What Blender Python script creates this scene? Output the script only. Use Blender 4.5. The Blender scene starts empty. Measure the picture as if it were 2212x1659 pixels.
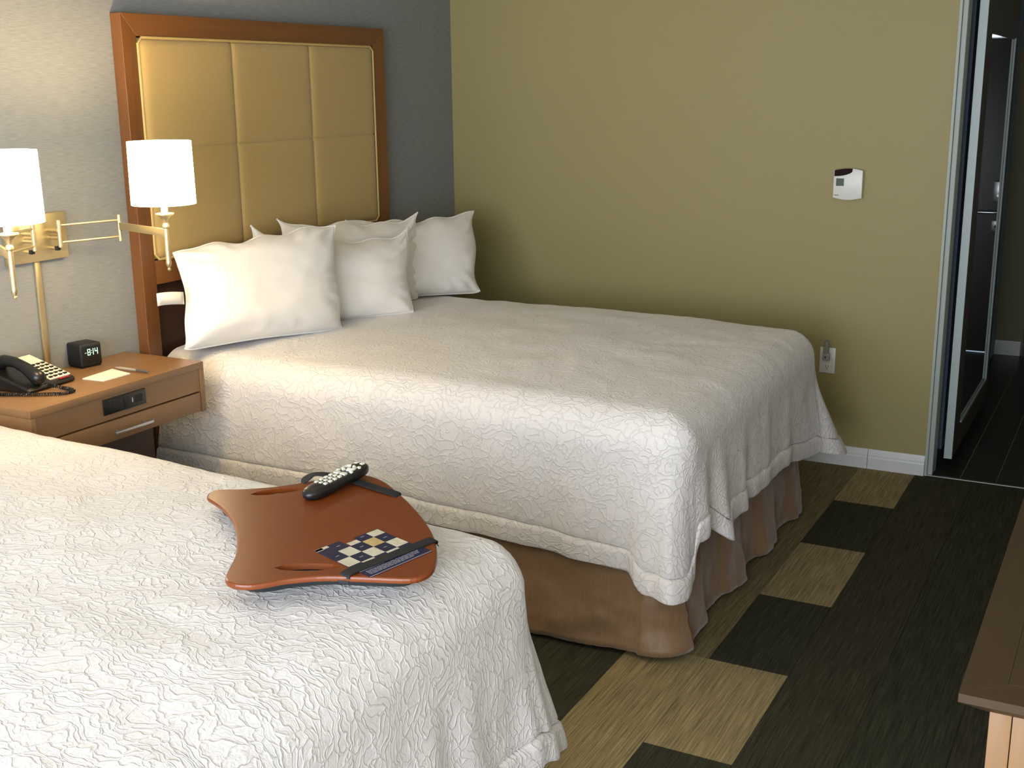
import bpy, bmesh, math, random
from mathutils import Vector, Matrix, noise
random.seed(7)
scene = bpy.context.scene
COL = scene.collection
PI = math.pi

# ---------------------------------------------------------------- camera, world, lights, exposure
cam_data = bpy.data.cameras.new('camera')
cam_data.sensor_width = 36.0
cam_data.sensor_fit = 'HORIZONTAL'
cam_data.lens = 2564.89 / 2212 * 36.0
cam_data.clip_start = 0.05
cam = bpy.data.objects.new('camera', cam_data)
COL.objects.link(cam)
yaw, pit, rol = math.radians(118.165), math.radians(-14.054), math.radians(-0.653)
fw = Vector((math.cos(pit) * math.cos(yaw), math.cos(pit) * math.sin(yaw), math.sin(pit)))
rt = fw.cross(Vector((0, 0, 1))).normalized()
up = rt.cross(fw)
r2 = rt * math.cos(rol) + up * math.sin(rol)
u2 = -rt * math.sin(rol) + up * math.cos(rol)
M3 = Matrix((r2, u2, -fw)).transposed()
cam.matrix_world = Matrix.Translation((3.230, -5.415, 1.737)) @ M3.to_4x4()
scene.camera = cam

world = bpy.data.worlds.new('world')
scene.world = world
world.use_nodes = True
world.node_tree.nodes['Background'].inputs[0].default_value = (0.62, 0.78, 1.0, 1)
world.node_tree.nodes['Background'].inputs[1].default_value = 0.6

wl = bpy.data.lights.new('window_daylight', 'AREA')      # daylight through the window behind the camera
wl.shape = 'RECTANGLE'; wl.size = 2.9; wl.size_y = 1.85
wl.energy = 225
wl.color = (0.84, 0.885, 1.0)
wlo = bpy.data.objects.new('window_daylight', wl)
wlo.location = (2.05, -6.66, 1.32)
wlo.rotation_euler = (math.radians(90), 0, math.radians(0))
COL.objects.link(wlo)

vs = scene.view_settings
scene.display_settings.display_device = 'sRGB'
vs.view_transform = 'Standard'; vs.look = 'None'; vs.gamma = 1.0
vs.use_curve_mapping = False
vs.exposure = 0.0
LAMP_W = 11.0
SHADE_E = 11.0

# ---------------------------------------------------------------- helpers
def lin(r, g, b):
    f = lambda c: (c / 255) / 12.92 if c / 255 <= 0.04045 else (((c / 255) + 0.055) / 1.055) ** 2.4
    return (f(r), f(g), f(b), 1)

OFF = {}
def off(o): return OFF.get(o.name, Vector((0, 0, 0)))

def tag(o, label=None, cat=None, group=None, kind=None):
    if label: o['label'] = label
    if cat: o['category'] = cat
    if group: o['group'] = group
    if kind: o['kind'] = kind
    return o

def empty(name, loc, label=None, cat=None, group=None, kind=None):
    o = bpy.data.objects.new(name, None)
    o.empty_display_size = 0.1
    o.location = loc
    COL.objects.link(o)
    OFF[o.name] = Vector(loc)
    return tag(o, label, cat, group, kind)

class MB:
    def __init__(s): s.v = []; s.f = []
    def add(s, vs, fs, m=None):
        k = len(s.v)
        s.v += [(m @ Vector(p)) if m else Vector(p) for p in vs]
        s.f += [tuple(i + k for i in f) for f in fs]
        return s
    def box(s, x0, x1, y0, y1, z0, z1, bev=0.0, seg=2, m=None):
        bm = bmesh.new()
        bmesh.ops.create_cube(bm, size=1)
        for v in bm.verts:
            v.co = Vector(((x0 + x1) / 2 + v.co.x * (x1 - x0), (y0 + y1) / 2 + v.co.y * (y1 - y0), (z0 + z1) / 2 + v.co.z * (z1 - z0)))
        if bev > 0:
            bmesh.ops.bevel(bm, geom=bm.edges[:], offset=bev, segments=seg, profile=0.5, affect='EDGES')
        bm.verts.index_update()
        s.add([v.co.copy() for v in bm.verts], [[v.index for v in f.verts] for f in bm.faces], m)
        bm.free(); return s
    def tube(s, pts, r, n=10, cap=True, m=None):
        pts = [Vector(p) for p in pts]
        rr = r if isinstance(r, (list, tuple)) else [r] * len(pts)
        vs = []; fs = []
        t0 = (pts[1] - pts[0]).normalized()
        ref = Vector((0, 0, 1)) if abs(t0.z) < .9 else Vector((1, 0, 0))
        nrm = t0.cross(ref).normalized()
        for i, p in enumerate(pts):
            t = (pts[min(i + 1, len(pts) - 1)] - pts[max(i - 1, 0)]).normalized()
            nrm = (nrm - t * nrm.dot(t)).normalized()
            b = t.cross(nrm)
            for k in range(n):
                a = 2 * PI * k / n
                vs.append(p + (nrm * math.cos(a) + b * math.sin(a)) * rr[i])
        for i in range(len(pts) - 1):
            for k in range(n):
                k2 = (k + 1) % n
                fs.append((i * n + k, i * n + k2, (i + 1) * n + k2, (i + 1) * n + k))
        if cap:
            fs.append(tuple(range(n - 1, -1, -1))); fs.append(tuple((len(pts) - 1) * n + k for k in range(n)))
        return s.add(vs, fs, m)
    def lathe(s, prof, c, n=28, cap=True, m=None):
        vs = []; fs = []
        for r, z in prof:
            for k in range(n):
                a = 2 * PI * k / n
                vs.append((c[0] + r * math.cos(a), c[1] + r * math.sin(a), z))
        for i in range(len(prof) - 1):
            for k in range(n):
                k2 = (k + 1) % n
                fs.append((i * n + k, i * n + k2, (i + 1) * n + k2, (i + 1) * n + k))
        if cap:
            fs.append(tuple(range(n - 1, -1, -1))); fs.append(tuple((len(prof) - 1) * n + k for k in range(n)))
        return s.add(vs, fs, m)
    def grid(s, P, nu, nv, wrap=False):
        vs = [P(i, j) for j in range(nv) for i in range(nu)]
        fs = []
        for j in range(nv - 1):
            for i in range(nu if wrap else nu - 1):
                i2 = (i + 1) % nu
                fs.append((j * nu + i, j * nu + i2, (j + 1) * nu + i2, (j + 1) * nu + i))
        return s.add(vs, fs)
    def prism(s, pts, z0, z1, bev=0.0, seg=2, m=None):      # horizontal outline extruded upwards
        bm = bmesh.new()
        vs = [bm.verts.new((p[0], p[1], z0)) for p in pts]
        f = bm.faces.new(vs)
        e = bmesh.ops.extrude_face_region(bm, geom=[f])
        for g in e['geom']:
            if isinstance(g, bmesh.types.BMVert): g.co.z = z1
        bmesh.ops.recalc_face_normals(bm, faces=bm.faces[:])
        if bev > 0:
            ed = [x for x in bm.edges if abs(x.verts[0].co.z - x.verts[1].co.z) < 1e-6]
            bmesh.ops.bevel(bm, geom=ed, offset=bev, segments=seg, profile=0.5, affect='EDGES')
        bm.verts.index_update()
        s.add([v.co.copy() for v in bm.verts], [[v.index for v in f.verts] for f in bm.faces], m)
        bm.free(); return s
    def build(s, name, mat, parent=None, smooth=False, ang=35, label=None, kind=None, loc=None):
        o0 = off(parent) if parent else (Vector(loc) if loc else Vector((0, 0, 0)))
        me = bpy.data.meshes.new(name)
        me.from_pydata([tuple(Vector(v) - o0) for v in s.v], [], [list(f) for f in s.f])
        bm = bmesh.new(); bm.from_mesh(me)
        bmesh.ops.recalc_face_normals(bm, faces=bm.faces[:])
        bm.to_mesh(me); bm.free()
        if smooth:
            for p in me.polygons: p.use_smooth = True
            me.set_sharp_from_angle(angle=math.radians(ang))
        me.materials.append(mat)
        o = bpy.data.objects.new(name, me)
        COL.objects.link(o)
        OFF[o.name] = o0
        if parent: o.parent = parent
        else: o.location = o0
        return tag(o, label=label, kind=kind)

def boxo(name, mat, parent, *a, bev=0.0, **k):
    return MB().box(*a, bev=bev).build(name, mat, parent, smooth=bev > 0, **k)

# ---------------------------------------------------------------- materials
def new_mat(name):
    m = bpy.data.materials.new(name); m.use_nodes = True
    nt = m.node_tree
    b = nt.nodes['Principled BSDF']
    return m, nt, b

def plain(name, col, rough=0.5, metal=0.0, spec=0.5, coat=0.0, emis=None, es=0.0):
    m, nt, b = new_mat(name)
    b.inputs['Base Color'].default_value = col
    b.inputs['Roughness'].default_value = rough
    b.inputs['Metallic'].default_value = metal
    b.inputs['Specular IOR Level'].default_value = spec
    b.inputs['Coat Weight'].default_value = coat
    if emis:
        b.inputs['Emission Color'].default_value = emis
        b.inputs['Emission Strength'].default_value = es
    return m

def tex(nt, scale=(1, 1, 1), rot=(0, 0, 0), world_space=False):
    if world_space:
        g = nt.nodes.new('ShaderNodeNewGeometry'); out = g.outputs['Position']
    else:
        g = nt.nodes.new('ShaderNodeTexCoord'); out = g.outputs['Object']
    mp = nt.nodes.new('ShaderNodeMapping')
    mp.inputs['Scale'].default_value = scale
    mp.inputs['Rotation'].default_value = rot
    nt.links.new(out, mp.inputs[0])
    return mp.outputs[0]

def nz(nt, vec, scale=1.0, detail=3, rough=0.5, dist=0.0):
    n = nt.nodes.new('ShaderNodeTexNoise')
    n.inputs['Scale'].default_value = scale; n.inputs['Detail'].default_value = detail
    n.inputs['Roughness'].default_value = rough; n.inputs['Distortion'].default_value = dist
    nt.links.new(vec, n.inputs['Vector'])
    return n.outputs[0]

def ramp(nt, fac, stops):
    r = nt.nodes.new('ShaderNodeValToRGB')
    el = r.color_ramp.elements
    while len(el) < len(stops): el.new(0.5)
    for e, (p, c) in zip(el, stops): e.position = p; e.color = c
    nt.links.new(fac, r.inputs[0]); return r.outputs[0]

def bump(nt, b, h, strength=0.3, dist=0.002, prev=None):
    n = nt.nodes.new('ShaderNodeBump')
    n.inputs['Strength'].default_value = strength; n.inputs['Distance'].default_value = dist
    nt.links.new(h, n.inputs['Height'])
    if prev: nt.links.new(prev, n.inputs['Normal'])
    nt.links.new(n.outputs[0], b.inputs['Normal'])
    return n.outputs[0]

def mul(c, k): return (min(c[0] * k, 1), min(c[1] * k, 1), min(c[2] * k, 1), 1)

def streaky(name, col, scale, var=0.15, rough=0.8, bs=0.3, bd=0.001, world_space=True, spec=0.3, metal=0, detail=4, lo=.35, hi=.65):
    m, nt, b = new_mat(name)
    v = tex(nt, scale, world_space=world_space)
    n = nz(nt, v, 1.0, detail, 0.6)
    c = ramp(nt, n, [(lo, mul(col, 1 - var)), (hi, mul(col, 1 + var))])
    nt.links.new(c, b.inputs['Base Color'])
    b.inputs['Roughness'].default_value = rough
    b.inputs['Specular IOR Level'].default_value = spec
    b.inputs['Metallic'].default_value = metal
    if bs: bump(nt, b, n, bs, bd)
    return m

M_wallpaper = streaky('wallpaper_grey_weave', lin(132, 135, 136), (60, 22, 420), 0.13, 0.75, 0.25, 0.0008, spec=.35)
M_green = streaky('wall_green_paint', lin(151, 141, 95), (170, 170, 170), 0.03, 0.55, 0.12, 0.0008, spec=.3)
M_white_wall = plain('plain_light_paint', lin(228, 224, 212), 0.8)
M_ceiling = plain('ceiling_paint', lin(205, 202, 190), 0.9)
M_trim = plain('trim_white', lin(205, 208, 205), 0.4)
M_casing = plain('casing_grey_green', lin(160, 168, 158), 0.5)
M_bluegrey = plain('jamb_blue_grey', lin(140, 162, 178), 0.6)
M_hallwall = streaky('hall_wall_paint', lin(120, 116, 92), (150, 150, 150), .03, .6, .1, .0008)
M_metal_strip = plain('threshold_metal', lin(150, 150, 140), 0.35, 0.9)

def wood(name, col, axis='y', rough=0.4, var=0.22, coat=0.1, scale=1.0):
    s = {'x': (3, 60, 60), 'y': (60, 3, 60), 'z': (60, 60, 3)}[axis]
    s = tuple(k * scale for k in s)
    m, nt, b = new_mat(name)
    v = tex(nt, s, world_space=True)
    n = nz(nt, v, 1.0, 5, 0.6, 0.8)
    v2 = tex(nt, tuple(k * .12 for k in s), world_space=True)
    n2 = nz(nt, v2, 1.0, 2, 0.5, 1.5)
    mx = nt.nodes.new('ShaderNodeMix'); mx.inputs[0].default_value = 0.45
    nt.links.new(n, mx.inputs[2]); nt.links.new(n2, mx.inputs[3])
    c = ramp(nt, mx.outputs[0], [(.3, mul(col, 1 - var)), (.55, col), (.75, mul(col, 1 + var * .7))])
    nt.links.new(c, b.inputs['Base Color'])
    b.inputs['Roughness'].default_value = rough
    b.inputs['Coat Weight'].default_value = coat
    b.inputs['Coat Roughness'].default_value = .25
    bump(nt, b, n, .08, .0005)
    return m

M_head_y = wood('headboard_wood_h', lin(114, 72, 35), 'y', .42)
M_head_z = wood('headboard_wood_v', lin(114, 72, 35), 'z', .42)
M_ns_y = wood('nightstand_wood', lin(138, 104, 68), 'y', .42, .15)
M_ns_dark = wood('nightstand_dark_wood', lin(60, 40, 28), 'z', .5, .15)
M_desk_top = wood('dresser_top_wood', lin(66, 49, 24), 'y', .55, .15, coat=0)
M_desk_body = wood('dresser_body_wood', lin(146, 110, 68), 'z', .5, .16, scale=.6)
M_lap = plain('lap_desk_lacquer', lin(118, 57, 18), 0.33, spec=.4, coat=0.12)
M_black = plain('black_plastic', lin(22, 22, 22), 0.32)
M_blackmat = plain('black_matte', lin(20, 21, 22), 0.6)
M_strap = streaky('black_elastic', lin(34, 36, 38), (400, 400, 400), .2, .7, .2, .0005)
M_nickel = plain('brushed_nickel', lin(205, 190, 150), 0.42, 0.9)
M_steel = plain('satin_steel', lin(200, 202, 205), 0.28, 0.95)
M_whitep = plain('white_plastic', lin(214, 214, 205), 0.35)
M_button = plain('button_white', lin(225, 225, 205), 0.4)
M_paper = plain('paper_white', lin(235, 230, 215), 0.7)
M_navy = plain('card_navy', lin(30, 32, 62), 0.3)
M_cardw = streaky('card_cream', lin(205, 198, 175), (60, 90, 60), .12, .35, 0)
M_print = plain('card_print_grey', lin(150, 150, 160), .5)
M_cardtan = streaky('card_tan', lin(190, 165, 110), (60, 90, 60), .14, .35, 0)
M_lcd = plain('lcd_grey', lin(92, 104, 92), 0.6, spec=.1)
M_dull = plain('dull_dark_red_black', lin(38, 22, 20), 0.7, spec=.1)
M_red = plain('red_lamp', lin(150, 30, 20), 0.3)
M_digit = plain('digit_glow', lin(200, 255, 220), 0.5, emis=lin(190, 235, 205), es=.8)
M_glassdark = plain('mirror_glass', lin(200, 205, 200), 0.03, 1.0)
M_entry = plain('entry_door_dark', lin(46, 42, 34), 0.45)
M_doorwhite = plain('sliding_door_paint', lin(164, 178, 172), 0.45)
M_frame_dark = plain('sliding_door_face', lin(74, 68, 54), 0.45)
M_clear = plain('clear_plastic', lin(225, 225, 215), 0.08); M_clear.node_tree.nodes['Principled BSDF'].inputs['Transmission Weight'].default_value = .85

# upholstery
def fabric(name, col, sc=(500, 120, 500), var=.08, rough=.7, sheen=.2, bs=.3):
    m, nt, b = new_mat(name)
    n = nz(nt, tex(nt, sc, world_space=True), 1.0, 3, .6)
    c = ramp(nt, n, [(.3, mul(col, 1 - var)), (.7, mul(col, 1 + var))])
    nt.links.new(c, b.inputs['Base Color'])
    b.inputs['Roughness'].default_value = rough
    b.inputs['Sheen Weight'].default_value = sheen
    bump(nt, b, n, bs, .0006)
    return m
M_uph = fabric('gold_upholstery', lin(176, 150, 92), (90, 60, 600), .06, .5)
M_pip = plain('gold_piping', lin(196, 170, 105), .5)
M_pillow = fabric('pillow_cotton', lin(232, 229, 222), (700, 700, 700), .01, .75, .3, .05)
M_skirt = fabric('bed_skirt_brown', lin(132, 104, 72), (160, 160, 12), .10, .48, .3, .25)
M_matt = plain('mattress_ticking', lin(220, 218, 210), .8)
M_cushion = plain('lap_cushion_fabric', lin(30, 36, 38), .8)

def duvet_mat():
    m, nt, b = new_mat('crinkled_matelasse')
    b.inputs['Base Color'].default_value = lin(225, 222, 217)
    b.inputs['Roughness'].default_value = .52
    b.inputs['Sheen Weight'].default_value = .25
    co = tex(nt, (1, 1, 1), world_space=True)
    nn = nt.nodes.new('ShaderNodeTexNoise'); nn.inputs['Scale'].default_value = 9; nn.inputs['Detail'].default_value = 3
    nt.links.new(co, nn.inputs['Vector'])
    mm = nt.nodes.new('ShaderNodeVectorMath'); mm.operation = 'MULTIPLY_ADD'
    nt.links.new(nn.outputs[1], mm.inputs[0]); mm.inputs[1].default_value = (.16, .16, .16); nt.links.new(co, mm.inputs[2])
    mp = nt.nodes.new('ShaderNodeMapping'); mp.inputs['Scale'].default_value = (20, 52, 24)
    mp.inputs['Rotation'].default_value = (0, 0, .06)
    nt.links.new(mm.outputs[0], mp.inputs[0])
    vo = nt.nodes.new('ShaderNodeTexVoronoi'); vo.feature = 'DISTANCE_TO_EDGE'; vo.inputs['Scale'].default_value = 1
    nt.links.new(mp.outputs[0], vo.inputs['Vector'])
    r1 = ramp(nt, vo.outputs[0], [(.0, (1, 1, 1, 1)), (.05, (.35, .35, .35, 1)), (.14, (.0, .0, .0, 1))])
    mp2 = nt.nodes.new('ShaderNodeMapping'); mp2.inputs['Scale'].default_value = (70, 130, 70)
    nt.links.new(mm.outputs[0], mp2.inputs[0])
    n2 = nt.nodes.new('ShaderNodeTexNoise'); n2.inputs['Scale'].default_value = 1; n2.inputs['Detail'].default_value = 3
    n2.inputs['Distortion'].default_value = 1.2
    nt.links.new(mp2.outputs[0], n2.inputs['Vector'])
    b1 = bump(nt, b, r1, .6, .003)
    bump(nt, b, n2.outputs[0], .55, .0032, b1)
    return m
M_duvet = duvet_mat()

def carpet(name, col, var=.5):
    m, nt, b = new_mat(name)
    n = nz(nt, tex(nt, (190, 5, 50), world_space=True), 1.0, 3, .7)
    n2 = nz(nt, tex(nt, (700, 500, 500), world_space=True), 1.0, 2, .6)
    mx = nt.nodes.new('ShaderNodeMix'); mx.inputs[0].default_value = .35
    nt.links.new(n, mx.inputs[2]); nt.links.new(n2, mx.inputs[3])
    c = ramp(nt, mx.outputs[0], [(.36, mul(col, 1 - var)), (.5, col), (.64, mul(col, 1 + var * 1.2))])
    nt.links.new(c, b.inputs['Base Color'])
    b.inputs['Roughness'].default_value = .95; b.inputs['Specular IOR Level'].default_value = .1
    bump(nt, b, mx.outputs[0], .5, .003)
    return m
C_tan = [carpet('carpet_tan_%d' % i, lin(*c)) for i, c in enumerate([(140, 126, 90), (137, 123, 88)])]
C_olive = [carpet('carpet_olive_%d' % i, lin(*c)) for i, c in enumerate([(112, 102, 70), (108, 99, 70)])]
C_dark = [carpet('carpet_dark_%d' % i, lin(*c), .5) for i, c in enumerate([(54, 54, 42), (58, 58, 44)])]
C_green = [carpet('carpet_green_%d' % i, lin(*c), .5) for i, c in enumerate([(54, 54, 41), (56, 55, 41), (52, 53, 40)])]
M_htile = [streaky('hall_tile_%d' % i, lin(*c), (60, 5, 40), .15, .35, .05, .0005) for i, c in enumerate([(40, 38, 32), (44, 41, 34), (37, 36, 30)])]
M_grout = plain('grout', lin(165, 158, 135), .9)

# ---------------------------------------------------------------- the room shell
RX = 3.66; YB = -6.50; ZC = 2.62; WEX = 2.453; HY = 2.80
def struct(name, mb, mat, parent=None, label=None):
    o = mb.build(name, mat, parent)
    if not parent: o['kind'] = 'structure'
    if label: o['label'] = label
    return o
struct('wall_headboard', MB().box(-.12, 0, YB, .12, -.05, ZC), M_wallpaper, label='grey blue woven wallpaper wall behind the headboard')
struct('wall_green', MB().box(0, WEX, 0, .12, -.05, ZC), M_green, label='olive green painted wall on the far side of the bed')
struct('wall_dresser', MB().box(RX, RX + .12, YB, HY + .1, -.05, ZC), M_white_wall, label='wall behind the dresser')
wb = MB()
wb.box(0, RX, YB - .12, YB, -.05, .35); wb.box(0, RX, YB - .12, YB, 2.30, ZC)
wb.box(0, .55, YB - .12, YB, .35, 2.30); wb.box(3.55, RX, YB - .12, YB, .35, 2.30)
struct('wall_window', wb, M_white_wall, label='wall with the window behind the camera')
wf = MB()
for a in ((.55, .60, .35, 2.30), (3.50, 3.55, .35, 2.30), (.60, 3.50, .35, .40), (.60, 3.50, 2.25, 2.30), (2.03, 2.07, .40, 2.25)):
    wf.box(a[0], a[1], YB - .10, YB - .02, a[2], a[3])
struct('window_1', wf, M_trim, label='white window frame behind the camera')
struct('ceiling', MB().box(-.12, RX + .12, YB - .12, HY + .1, ZC, ZC + .1), M_ceiling)
struct('wall_above_hall', MB().box(WEX, RX, 0, .12, 2.36, ZC), M_green)
# hall beyond the end of the green wall
struct('wall_hall_left', MB().box(2.31, 2.46, .45, .60, -.05, ZC).box(2.31, 2.43, .60, HY, -.05, ZC), M_bluegrey, label='blue grey end of the hall wall beside the sliding door')
struct('wall_hall_lintel', MB().box(2.31, 2.43, .12, .45, 2.10, ZC), M_bluegrey)
struct('wall_hall_end', MB().box(2.2, 2.60, HY, HY + .1, -.05, ZC).box(2.60, RX, HY, HY + .1, 2.12, ZC).box(3.56, RX, HY, HY + .1, -.05, 2.12), M_hallwall, label='dark wall at the far end of the hall')
struct('wall_bathroom', MB().box(1.0, 1.1, .12, HY, -.05, ZC).box(1.1, 2.31, HY, HY + .1, -.05, ZC), M_hallwall)

floor = empty('floor', (0, 0, 0), label='carpet of staggered planks in dark green, olive and tan', kind='structure')
boxo('subfloor', M_blackmat, floor, -.12, RX + .12, YB - .12, 0, -.12, -.008)
X0, Y0, TW, TL = 2.1655, -.5125, .2501, .545
g = .0006
tile_me = {}
def tile_mesh(mat, w, l, nm='carpet_tile'):
    key = (mat.name, round(w, 4), round(l, 4))
    if key not in tile_me:
        me = bpy.data.meshes.new(nm)
        b = MB().box(g, w - g, g, l - g, -.008, 0)
        me.from_pydata([tuple(v) for v in b.v], [], b.f); me.materials.append(mat)
        tile_me[key] = me
    return tile_me[key]
def carpet_mat(k, r):
    if k == 0: return C_dark[r % 2] if r % 2 == 0 else C_tan[r % 2]
    if k >= 1: return C_green[(k * 7 + r * 3) % 3]
    if k == -1: return C_tan[r % 2] if r >= 3 else C_olive[r % 2]
    if k == -2: return C_dark[r % 2] if r >= 3 else C_olive[(r + 1) % 2]
    return (C_olive + C_dark)[(k * 5 + r * 3) % 4]
for k in range(-9, 7):
    for r in range(-1, 12):
        xa = X0 + k * TW; xb = min(xa + TW, RX); xa = max(xa, 0)
        yt = Y0 - r * TL; yb_ = max(yt - TL, YB); yt = min(yt, 0)
        if xb - xa < .01 or yt - yb_ < .01: continue
        o = bpy.data.objects.new('carpet_tile', tile_mesh(carpet_mat(k, r), xb - xa, yt - yb_))
        o.location = (xa, yb_, 0); o.parent = floor; COL.objects.link(o)
hall_floor = empty('floor', (0, 0, 0), label='dark wood-look plank tiles of the hall floor', kind='structure')
boxo('grout', M_grout, hall_floor, 1.0, RX, .012, HY, -.12, -.003)
for k in range(-10, 8):
    xa = 2.606 + k * .15; xb = min(xa + .15, RX)
    if xb - xa < .02: continue
    o1 = (k * 37 % 10) / 10 * .9
    y = .012
    first = True
    while y < HY - .01:
        L = (.15 + o1) if first else .9
        y2 = min(y + L, HY); first = False
        if y2 - y > .02:
            me = bpy.data.meshes.new('plank_tile')
            b = MB().box(xa + .0015, xb - .0015, y + .0015, y2 - .0015, -.01, 0)
            me.from_pydata([tuple(v) for v in b.v], [], b.f); me.materials.append(M_htile[(k + int(y * 3)) % 3])
            o = bpy.data.objects.new('plank_tile', me); o.parent = hall_floor; COL.objects.link(o)
        y = y2
struct('trim_1', MB().box(WEX + .004, RX, -.004, .012, -.01, .004, .0015), M_metal_strip, label='thin metal strip between carpet and hall tiles')

def base_profile(name, ax, a, b, wall, sgn, label):
    prof = [(0, 0), (.016, 0), (.016, .052), (.013, .060), (.013, .066), (.010, .074), (.006, .084), (.004, .092), (0, .092)]
    m = MB(); vs = []
    for e in (a, b):
        for d, z in prof:
            p = wall + sgn * d
            vs.append((e, p, z) if ax == 'x' else (p, e, z))
    n = len(prof)
    fs = [(i, (i + 1) % n, n + (i + 1) % n, n + i) for i in range(n)] + [tuple(range(n)), tuple(range(2 * n - 1, n - 1, -1))]
    m.add(vs, fs); struct(name, m, M_trim, label=label)
base_profile('baseboard_green_wall', 'x', 0.0, 2.20, 0, -1, 'white moulded baseboard along the green wall')
base_profile('baseboard_green_wall_end', 'x', 2.202, WEX, 0, -1, 'short end length of white baseboard beside the hall opening')
base_profile('baseboard_headboard_wall', 'y', YB, -.0165, 0, 1, 'white baseboard behind the nightstand')
base_profile('baseboard_hall_end', 'x', 2.432, 2.588, HY, -1, 'white baseboard at the far end of the dark hall')
struct('trim_2', MB().box(WEX + .001, WEX + .012, -.006, .118, 0, 2.36).box(WEX + .012, WEX + .034, .01, .118, 0, 2.36, .003), M_casing, label='narrow white casing at the end of the green wall')

# sliding barn door in the hall, with a mirror in its face
sd = empty('sliding_door', (2.495, .75, .02), 'white edged sliding door with a tall mirror panel, ajar in the hall', 'door')
DX0, DX1, DY0, DY1 = 2.514, 2.549, .14, 1.40
boxo('leaf_edge', M_doorwhite, sd, DX0, DX1, DY0, DY0 + .012, .05, 2.16, label='pale painted door edge')
dl = MB()
dl.box(DX0, DX1, DY0 + .012, DY0 + .19, .05, 2.16).box(DX0, DX1, DY1 - .14, DY1, .05, 2.16)
dl.box(DX0, DX1, DY0 + .19, DY1 - .14, .05, .18).box(DX0, DX1, DY0 + .19, DY1 - .14, 1.94, 2.16)
dl.build('leaf', M_frame_dark, sd)
boxo('mirror_panel', M_glassdark, sd, DX0 + .008, DX1 - .004, DY0 + .19, DY1 - .14, .18, 1.94)
mb = MB()
for a in ((DY1 - .150, DY1 - .128, .175, 1.945), (DY0 + .197, DY1 - .150, .175, .185)):
    mb.box(DX1 - .003, DX1 + .006, a[0], a[1], a[2], a[3])
mb.build('mirror_moulding', M_doorwhite, sd)
for yy in (.4, 1.15):
    h = MB().box(DX0 + .012, DX1 - .012, yy - .02, yy + .02, 2.16, 2.20)
    h.build('hanger', M_steel, sd)
    MB().tube([(DX0 + .004, yy, 2.205), (DX1 - .004, yy, 2.205)], .03, 20).build('roller', M_steel, sd, smooth=True)
tr = struct('trim_3', MB().box(2.431, 2.500, .14, 2.4, 2.19, 2.23, .003), M_steel, label='sliding door rail')

# entry door at the end of the hall, seen in the mirror
ed = empty('entry_door', (3.08, HY, 0), 'dark entry door with satin lever lock at the end of the hall', 'door')
boxo('leaf', M_entry, ed, 2.645, 3.515, HY - .01, HY + .045, .008, 2.07, bev=.002)
MB().box(2.601, 2.643, HY - .02, HY + .09, 0, 2.117).box(3.517, 3.559, HY - .02, HY + .09, 0, 2.117).box(2.643, 3.517, HY - .02, HY + .09, 2.072, 2.117).build('door_frame', M_entry, ed)
lk = MB().box(2.675, 2.745, HY - .030, HY - .01, .99, 1.12, .006).build('lock_case', M_steel, ed, smooth=True)
MB().tube([(2.71, HY - .045, 1.03), (2.71, HY - .028, 1.03)], .008, 14).build('lock_button', M_steel, lk, smooth=True)
MB().tube([(2.715, HY - .012, .925), (2.715, HY - .065, .925), (2.745, HY - .068, .925), (2.825, HY - .066, .925)], .010, 12).build('lever_handle', M_steel, ed, smooth=True)
dbp = MB().box(2.675, 2.74, HY - .022, HY - .01, .80, .87, .004).build('deadbolt_plate', M_steel, ed, smooth=True)
MB().tube([(2.707, HY - .05, .835), (2.707, HY - .02, .835)], .014, 14).build('thumb_turn', M_blackmat, dbp, smooth=True)
cl = boxo('door_closer', M_steel, ed, 2.72, 2.95, HY - .07, HY - .01, 1.99, 2.04, bev=.006)
MB().tube([(2.93, HY - .04, 2.045), (2.78, HY - .20, 2.055), (2.70, HY - .03, 2.085)], .008, 8).build('closer_arm', M_steel, cl, smooth=True)

# ---------------------------------------------------------------- wall fittings
th = empty('thermostat', (2.042, 0, 1.30), 'white wall thermostat with black corner swoosh and small grey display', 'thermostat')
def front_poly(pts, y0, y1, bev=0.0):       # outline in x,z extruded along y
    m = Matrix(((1, 0, 0, 0), (0, 0, -1, 0), (0, 1, 0, 0), (0, 0, 0, 1)))
    return MB().prism(pts, -y1, -y0, bev, 2, m) if False else MB().prism(pts, y0, y1, bev, 2, Matrix(((1, 0, 0, 0), (0, 0, 1, 0), (0, 1, 0, 0), (0, 0, 0, 1))))
tp = []
for i in range(9): tp.append((1.98 + .126 * i / 8, 1.242 - .010 * math.sin(PI * i / 8)))
for i in range(9): tp.append((2.106 - .126 * i / 8, 1.362 + .010 * math.sin(PI * i / 8)))
front_poly(tp, -.030, 0, .003).build('body', M_whitep, th, smooth=True)
sw = [(1.983, 1.3615)] + [(1.983 + .079 * i / 8, 1.3625 + .0085 * math.sin(PI * (i / 8 * .63))) for i in range(1, 9)]
sw += [(2.060, 1.356), (2.050, 1.349), (2.035, 1.343), (2.018, 1.339), (2.0, 1.337), (1.983, 1.336)]
front_poly(sw, -.0315, -.028).build('swoosh', M_dull, th)
boxo('display', M_lcd, th, 1.992, 2.026, -.0315, -.028, 1.294, 1.327)
for i in range(3): boxo('button', M_whitep, th, 1.997 + i * .011, 2.004 + i * .011, -.032, -.028, 1.275, 1.281, bev=.001)
boxo('maker_mark', M_lcd, th, 1.987, 2.006, -.0305, -.029, 1.2515, 1.2545)

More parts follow.
